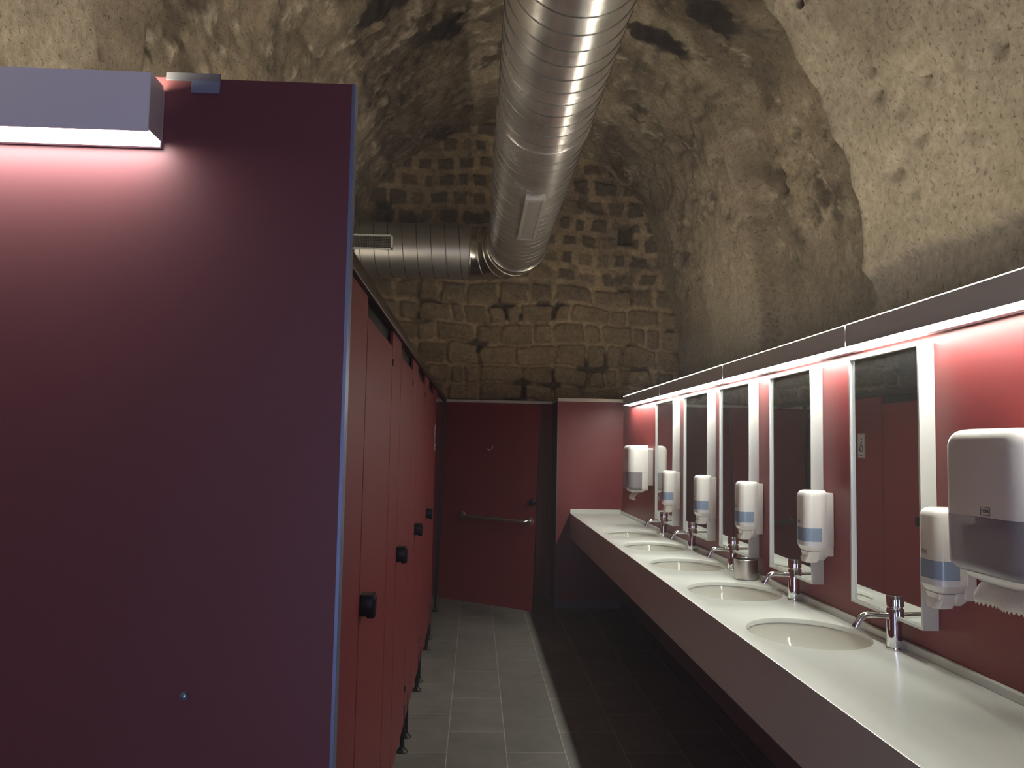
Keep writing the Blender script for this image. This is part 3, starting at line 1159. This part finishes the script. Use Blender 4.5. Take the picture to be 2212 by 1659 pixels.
def make_soap(loc, lab):
    t = thing('soap_dispenser', lab, 'dispenser', loc, 'white soap dispensers on the red wall')
    hw = 0.057
    bm = NB()
    loft(bm, [(0.030, -0.030, -0.0006, -hw + 0.006, hw - 0.006, 0.004), (0.034, -0.036, -0.0006, -hw + 0.002, hw - 0.002, 0.004),
              (0.066, -0.036, -0.0006, -hw + 0.002, hw - 0.002, 0.004), (0.075, -0.030, -0.0006, -hw - 0.001, hw + 0.001, 0.004),
              (0.272, -0.030, -0.0006, -hw - 0.001, hw + 0.001, 0.004), (0.281, -0.030, -0.0006, -hw + 0.006, hw - 0.006, 0.004)])
    finish('back_plate', bm, PLASTIC2, t, True)
    bm = NB()
    xb = -0.028
    S_ = []
    for z, ins, top in ((0.045, 0.022, 0), (0.050, 0.013, 0), (0.058, 0.006, 0), (0.070, 0.001, 0), (0.078, 0.0, 0), (0.266, 0.0, 0), (0.277, 0.003, 1), (0.284, 0.008, 1), (0.289, 0.016, 1), (0.291, 0.026, 1)):
        S_.append((z, -0.116 + ins, xb, -hw + ins * 0.8, hw - ins * 0.8, max(0.012, 0.030 - ins * 0.5), 0.004))
    loft(bm, S_)
    cv = finish('cover', bm, PLASTIC, t, True)
    bm = NB()
    loft(bm, [(0.088, -0.1168, -0.050, -hw - 0.0008, hw + 0.0008, 0.0308, 0.001), (0.141, -0.1168, -0.050, -hw - 0.0008, hw + 0.0008, 0.0308, 0.001)])
    o = finish('level_window', bm, BLUEWIN, t, True)
    o['label'] = 'blue-grey level window wrapping the front'
    bm = NB()
    loft(bm, [(0.070, -0.1160, -0.052, -hw - 0.0003, hw + 0.0003, 0.0303, 0.001), (0.0875, -0.1163, -0.052, -hw - 0.0003, hw + 0.0003, 0.0303, 0.001)])
    finish('clear_band', bm, mat_clear(), t, True)
    bm = NB()
    loft(bm, [(0.0, -0.098, -0.058, -0.020, 0.020, 0.012), (0.004, -0.106, -0.052, -0.030, 0.030, 0.014), (0.018, -0.106, -0.046, -0.036, 0.036, 0.014),
              (0.030, -0.098, -0.040, -0.038, 0.038, 0.012), (0.046, -0.100, -0.038, -0.046, 0.046, 0.012)])
    nz = finish('push_lever', bm, PLASTIC, t, True)
    bm = NB()
    loft(bm, [(0.012, -0.054, -0.030, -0.030, 0.030, 0.006), (0.036, -0.058, -0.012, -0.048, 0.048, 0.008), (0.05, -0.058, -0.01, -0.05, 0.05, 0.008)])
    finish('lever_wing', bm, PLASTIC2, nz, True)
    logo(t, -0.1161, 0.012, 0.163, 0.008)
    return t


def mat_clear():
    m = bpy.data.materials.get('milky_plastic')
    return m or mat('milky_plastic', (0.66, 0.66, 0.68), 0.2, coat=0.3)


sy_near = [5.775, 4.905, 4.10, 3.285, 2.34]
sl = ['white soap dispenser farthest along the red wall, beside the far mirror', 'white soap dispenser between the second and third mirrors from the far end',
      'white soap dispenser hanging above the steel cup', 'white soap dispenser on the red wall between the two nearest mirrors', 'white soap dispenser partly hidden by the near towel dispenser']
d0 = make_soap((XW, sy_near[0] + 0.057, 1.100), sl[0])
for y, l in zip(sy_near[1:], sl[1:]):
    dup(d0, (XW, y + 0.057, 1.100), l)

# paper towel dispensers ---------------------------------------------------------------


def make_towel(loc, lab):
    t = thing('towel_dispenser', lab, 'dispenser', loc, 'white paper towel dispensers on the red wall')
    hw, D = 0.158, 0.20
    bm = NB()
    loft(bm, [(0.045, -0.04, -0.0006, -hw - 0.002, hw + 0.002, 0.006), (0.335, -0.04, -0.0006, -hw - 0.002, hw + 0.002, 0.006), (0.345, -0.036, -0.0006, -hw + 0.006, hw - 0.006, 0.006)])
    finish('back_plate', bm, PLASTIC2, t, True)
    bm = NB()
    S_ = []
    for z, ins in ((0.150, 0.0), (0.325, 0.0), (0.340, 0.003), (0.352, 0.009), (0.361, 0.018), (0.366, 0.030), (0.368, 0.045)):
        S_.append((z, -D + ins, -0.038, -hw + ins * 0.9, hw - ins * 0.9, max(0.02, 0.048 - ins * 0.4), 0.006))
    loft(bm, S_)
    finish('cover', bm, PLASTIC, t, True)
    bm = NB()                                    # white rear half of the lower cover
    loft(bm, [(0.004, -0.088, -0.038, -hw + 0.010, hw - 0.010, 0.004), (0.012, -0.092, -0.038, -hw + 0.002, hw - 0.002, 0.004),
              (0.022, -0.092, -0.038, -hw, hw, 0.004), (0.1495, -0.092, -0.038, -hw, hw, 0.004)])
    finish('lower_cover', bm, PLASTIC, t, True)
    bm = NB()
    S_ = []
    for z, ins in ((0.006, 0.022), (0.012, 0.010), (0.022, 0.003), (0.034, 0.0), (0.149, -0.0008)):
        S_.append((z, -D + 0.001 + ins, -0.0925, -hw + ins, hw - ins, max(0.02, 0.048 - ins * 0.4), 0.003))
    loft(bm, S_)
    o = finish('clear_window', bm, GREYWIN, t, True)
    o['label'] = 'smoky clear lower window'
    bm = NB()
    box(bm, -0.165, -0.094, -hw + 0.03, hw - 0.03, 0.03, 0.12, 0.006)
    finish('towel_stack', bm, PAPER, t)
    bm = NB()                                    # curved mouth lip
    loft(bm, [(-0.018, -0.150, -0.075, -0.075, 0.075, 0.012), (-0.006, -0.165, -0.060, -0.11, 0.11, 0.016), (0.006, -0.170, -0.05, -0.125, 0.125, 0.016)])
    finish('mouth', bm, PLASTIC, t, True)
    bm = NB()
    nyy, nzz = 32, 10
    vs = []
    for j in range(nzz + 1):
        row = []
        f = j / nzz
        for i in range(nyy + 1):
            y = -0.112 + 0.224 * i / nyy
            z = -0.016 - 0.062 * f
            if j == nzz:
                z += 0.004 * (1 if i % 2 else -1)
            x = -0.112 - 0.030 * math.sin(f * 2.2) + 0.006 * math.sin(i * 0.35) * f
            row.append(bm.verts.new((x, y * (1 - 0.05 * f), z)))
        vs.append(row)
    for j in range(nzz):
        for i in range(nyy):
            bm.faces.new((vs[j][i], vs[j][i + 1], vs[j + 1][i + 1], vs[j + 1][i]))
    o = finish('paper_towel', bm, PAPER, t, True)
    md = o.modifiers.new('solid', 'SOLIDIFY')
    md.thickness = 0.0012
    logo(t, -D - 0.0002, -0.035, 0.165, 0.012)
    return t


a = make_towel((XW, 2.012, 1.246), 'large white paper towel dispenser at the right edge of the picture')
dup(a, (XW, 6.83, 1.200), 'white paper towel dispenser at the far end of the red wall, by the corner')

# ------------------------------------------------------------------ ventilation duct
DX, DZ, DR = 0.355, 3.45, 0.272
YL, BR = 8.12, 0.45
t = thing('ventilation_duct', 'large galvanised spiral ventilation duct under the vault, bending left at the end wall', 'duct', (DX, 0, DZ))


def ring_pts(center, t_dir, r, n=56):
    t_dir = Vector(t_dir).normalized()
    up = Vector((0, 0, 1))
    side = t_dir.cross(up)
    return [Vector(center) + side * (r * math.cos(2 * PI * k / n)) + up * (r * math.sin(2 * PI * k / n)) for k in range(n)]


def sweep(bm, secs, n=56, caps=False):
    rings = [[bm.verts.new(p) for p in ring_pts(c, d, r, n)] for c, d, r in secs]
    for A, B in zip(rings, rings[1:]):
        for k in range(n):
            bm.faces.new((A[k], A[(k + 1) % n], B[(k + 1) % n], B[k]))
    if caps:
        bm.faces.new(rings[0][::-1])
        bm.faces.new(rings[-1])
    return rings


YM = YL - BR
bm = NB()
secs = []
yy = -1.2
while yy < YM - 0.001:
    secs.append(((0, yy, 0), (0, 1, 0), DR + 0.0012 * math.sin(yy * 46)))
    yy += 0.05
secs.append(((0, YM, 0), (0, 1, 0), DR))
sweep(bm, secs)
finish('main_run', bm, DUCT, t, True)
# spiral seams as raised beads


def helix(bm, axis, a0, a1, pitch, r, rad, ph=0.0, steps=30):
    n = int(abs(a1 - a0) / pitch * steps)
    pts = []
    for k in range(n + 1):
        s = a0 + (a1 - a0) * k / n
        th = 2 * PI * (s - a0) / pitch + ph
        if axis == 'y':
            pts.append((r * math.cos(th), s, r * math.sin(th)))
        else:
            pts.append((s, YL + r * math.cos(th), r * math.sin(th)))
    tube(bm, pts, rad, 6)


bm = NB()
helix(bm, 'y', 0.6, 4.55, 0.137, DR + 0.0005, 0.0042)
helix(bm, 'y', 4.62, YM - 0.02, 0.137, DR + 0.0005, 0.0042, 1.0)
finish('spiral_seam', bm, SEAM, t, True)
for y in (4.585,):
    bm = NB()
    sweep(bm, [((0, y - 0.07, 0), (0, 1, 0), DR + 0.001), ((0, y - 0.068, 0), (0, 1, 0), DR + 0.0045), ((0, y + 0.068, 0), (0, 1, 0), DR + 0.0045), ((0, y + 0.07, 0), (0, 1, 0), DR + 0.001)])
    finish('joint_band', bm, DUCT, t, True)
# segmented elbow
bm = NB()
secs = []
ng = 4
for k in range(ng + 1):
    a = k / ng * PI / 2
    c = (-BR + BR * math.cos(a), YM + BR * math.sin(a), 0)
    secs.append((c, (-math.sin(a), math.cos(a), 0), DR + 0.003))
sweep(bm, secs)
finish('elbow', bm, mat('bright_elbow_steel', (0.68, 0.665, 0.64), 0.2, metal=1.0, noise=0.05, nscale=12), t, True)
for k in range(ng + 1):
    a = k / ng * PI / 2
    d = Vector((-math.sin(a), math.cos(a), 0))
    c = Vector((-BR + BR * math.cos(a), YM + BR * math.sin(a), 0))
    bm = NB()
    pts = ring_pts(c, d, DR + 0.004, 56)
    tube(bm, pts + [pts[0]], 0.007, 8, cap=False)
    finish('elbow_rib', bm, STEEL, t, True)
bm = NB()
xl0 = -BR
secs = [((xl0 - 0.05 * k, YL, 0), (-1, 0, 0), DR + 0.001 * math.sin(k * 2.3)) for k in range(0, 23)]
sweep(bm, secs)
finish('branch_run', bm, mat('dull_duct', (0.46, 0.45, 0.42), 0.42, metal=0.9, noise=0.12, nscale=6), t, True)
bm = NB()
helix(bm, 'x', xl0 - 0.03, xl0 - 1.08, 0.137, DR + 0.0005, 0.004)
finish('spiral_seam', bm, SEAM, t, True)
# access grille under the main run
bm = NB()
y0, y1, hw = 5.36, 6.44, 0.068
zb = -DR - 0.014
cx = 0.008
for (a, b, c, d) in ((cx - hw, cx - hw + 0.022, y0, y1), (cx + hw - 0.022, cx + hw, y0, y1), (cx - hw + 0.022, cx + hw - 0.022, y0, y0 + 0.03), (cx - hw + 0.022, cx + hw - 0.022, y1 - 0.03, y1)):
    box(bm, a, b, c, d, zb, zb + 0.024, 0.0012)
g = finish('access_grille', bm, mat('grille_frame', (0.45, 0.44, 0.42), 0.4, metal=0.7), t)
bm = NB()
yy = y0 + 0.034
while yy < y1 - 0.05:
    box(bm, cx - hw + 0.022, cx + hw - 0.022, yy, yy + 0.024, zb + 0.004, zb + 0.008)
    yy += 0.028
s = finish('louvre', bm, mat('louvre_grey', (0.22, 0.20, 0.185), 0.5, metal=0.4), g)
for fx in (cx - hw + 0.011, cx + hw - 0.011):
    for fy in (y0 + 0.1, y1 - 0.1):
        bm = NB()
        lathe(bm, [(0, -0.003), (0.005, -0.002), (0.005, 0.0), (0, 0.0)], (fx, fy, zb), n=10)
        finish('screw', bm, STEEL, g, True)
# mesh grille on the branch, facing the room
bm = NB()
gx0, gx1, gz0, gz1 = -1.72, -1.185, -0.062, 0.082
gy = YL - DR - 0.010
for (a, b, c, d) in ((gx0, gx1, gz0, gz0 + 0.016), (gx0, gx1, gz1 - 0.016, gz1), (gx0, gx0 + 0.018, gz0, gz1), (gx1 - 0.018, gx1, gz0, gz1)):
    box(bm, a, b, gy - 0.006, gy + 0.022, c, d, 0.001)
g = finish('mesh_grille', bm, ALU, t)
bm = NB()
box(bm, gx0 + 0.018, gx1 - 0.018, gy + 0.004, gy + 0.008, gz0 + 0.016, gz1 - 0.016)
finish('dark_backing', bm, GRILLE, g)
bm = NB()
x = gx0 + 0.03
while x < gx1 - 0.02:
    box(bm, x, x + 0.003, gy - 0.004, gy + 0.003, gz0 + 0.016, gz1 - 0.016)
    x += 0.0155
z = gz0 + 0.028
while z < gz1 - 0.02:
    box(bm, gx0 + 0.018, gx1 - 0.018, gy - 0.003, gy + 0.002, z, z + 0.003)
    z += 0.0155
finish('mesh', bm, STEEL, g)
# hanger wires
for dx in (-0.30, -0.34):
    bm = NB()
    tube(bm, [(-0.268, 2.93, 0.05), (dx - 0.1, 2.62, 0.95)], 0.0022, 6)
    finish('hanger_wire', bm, BLACK, t)
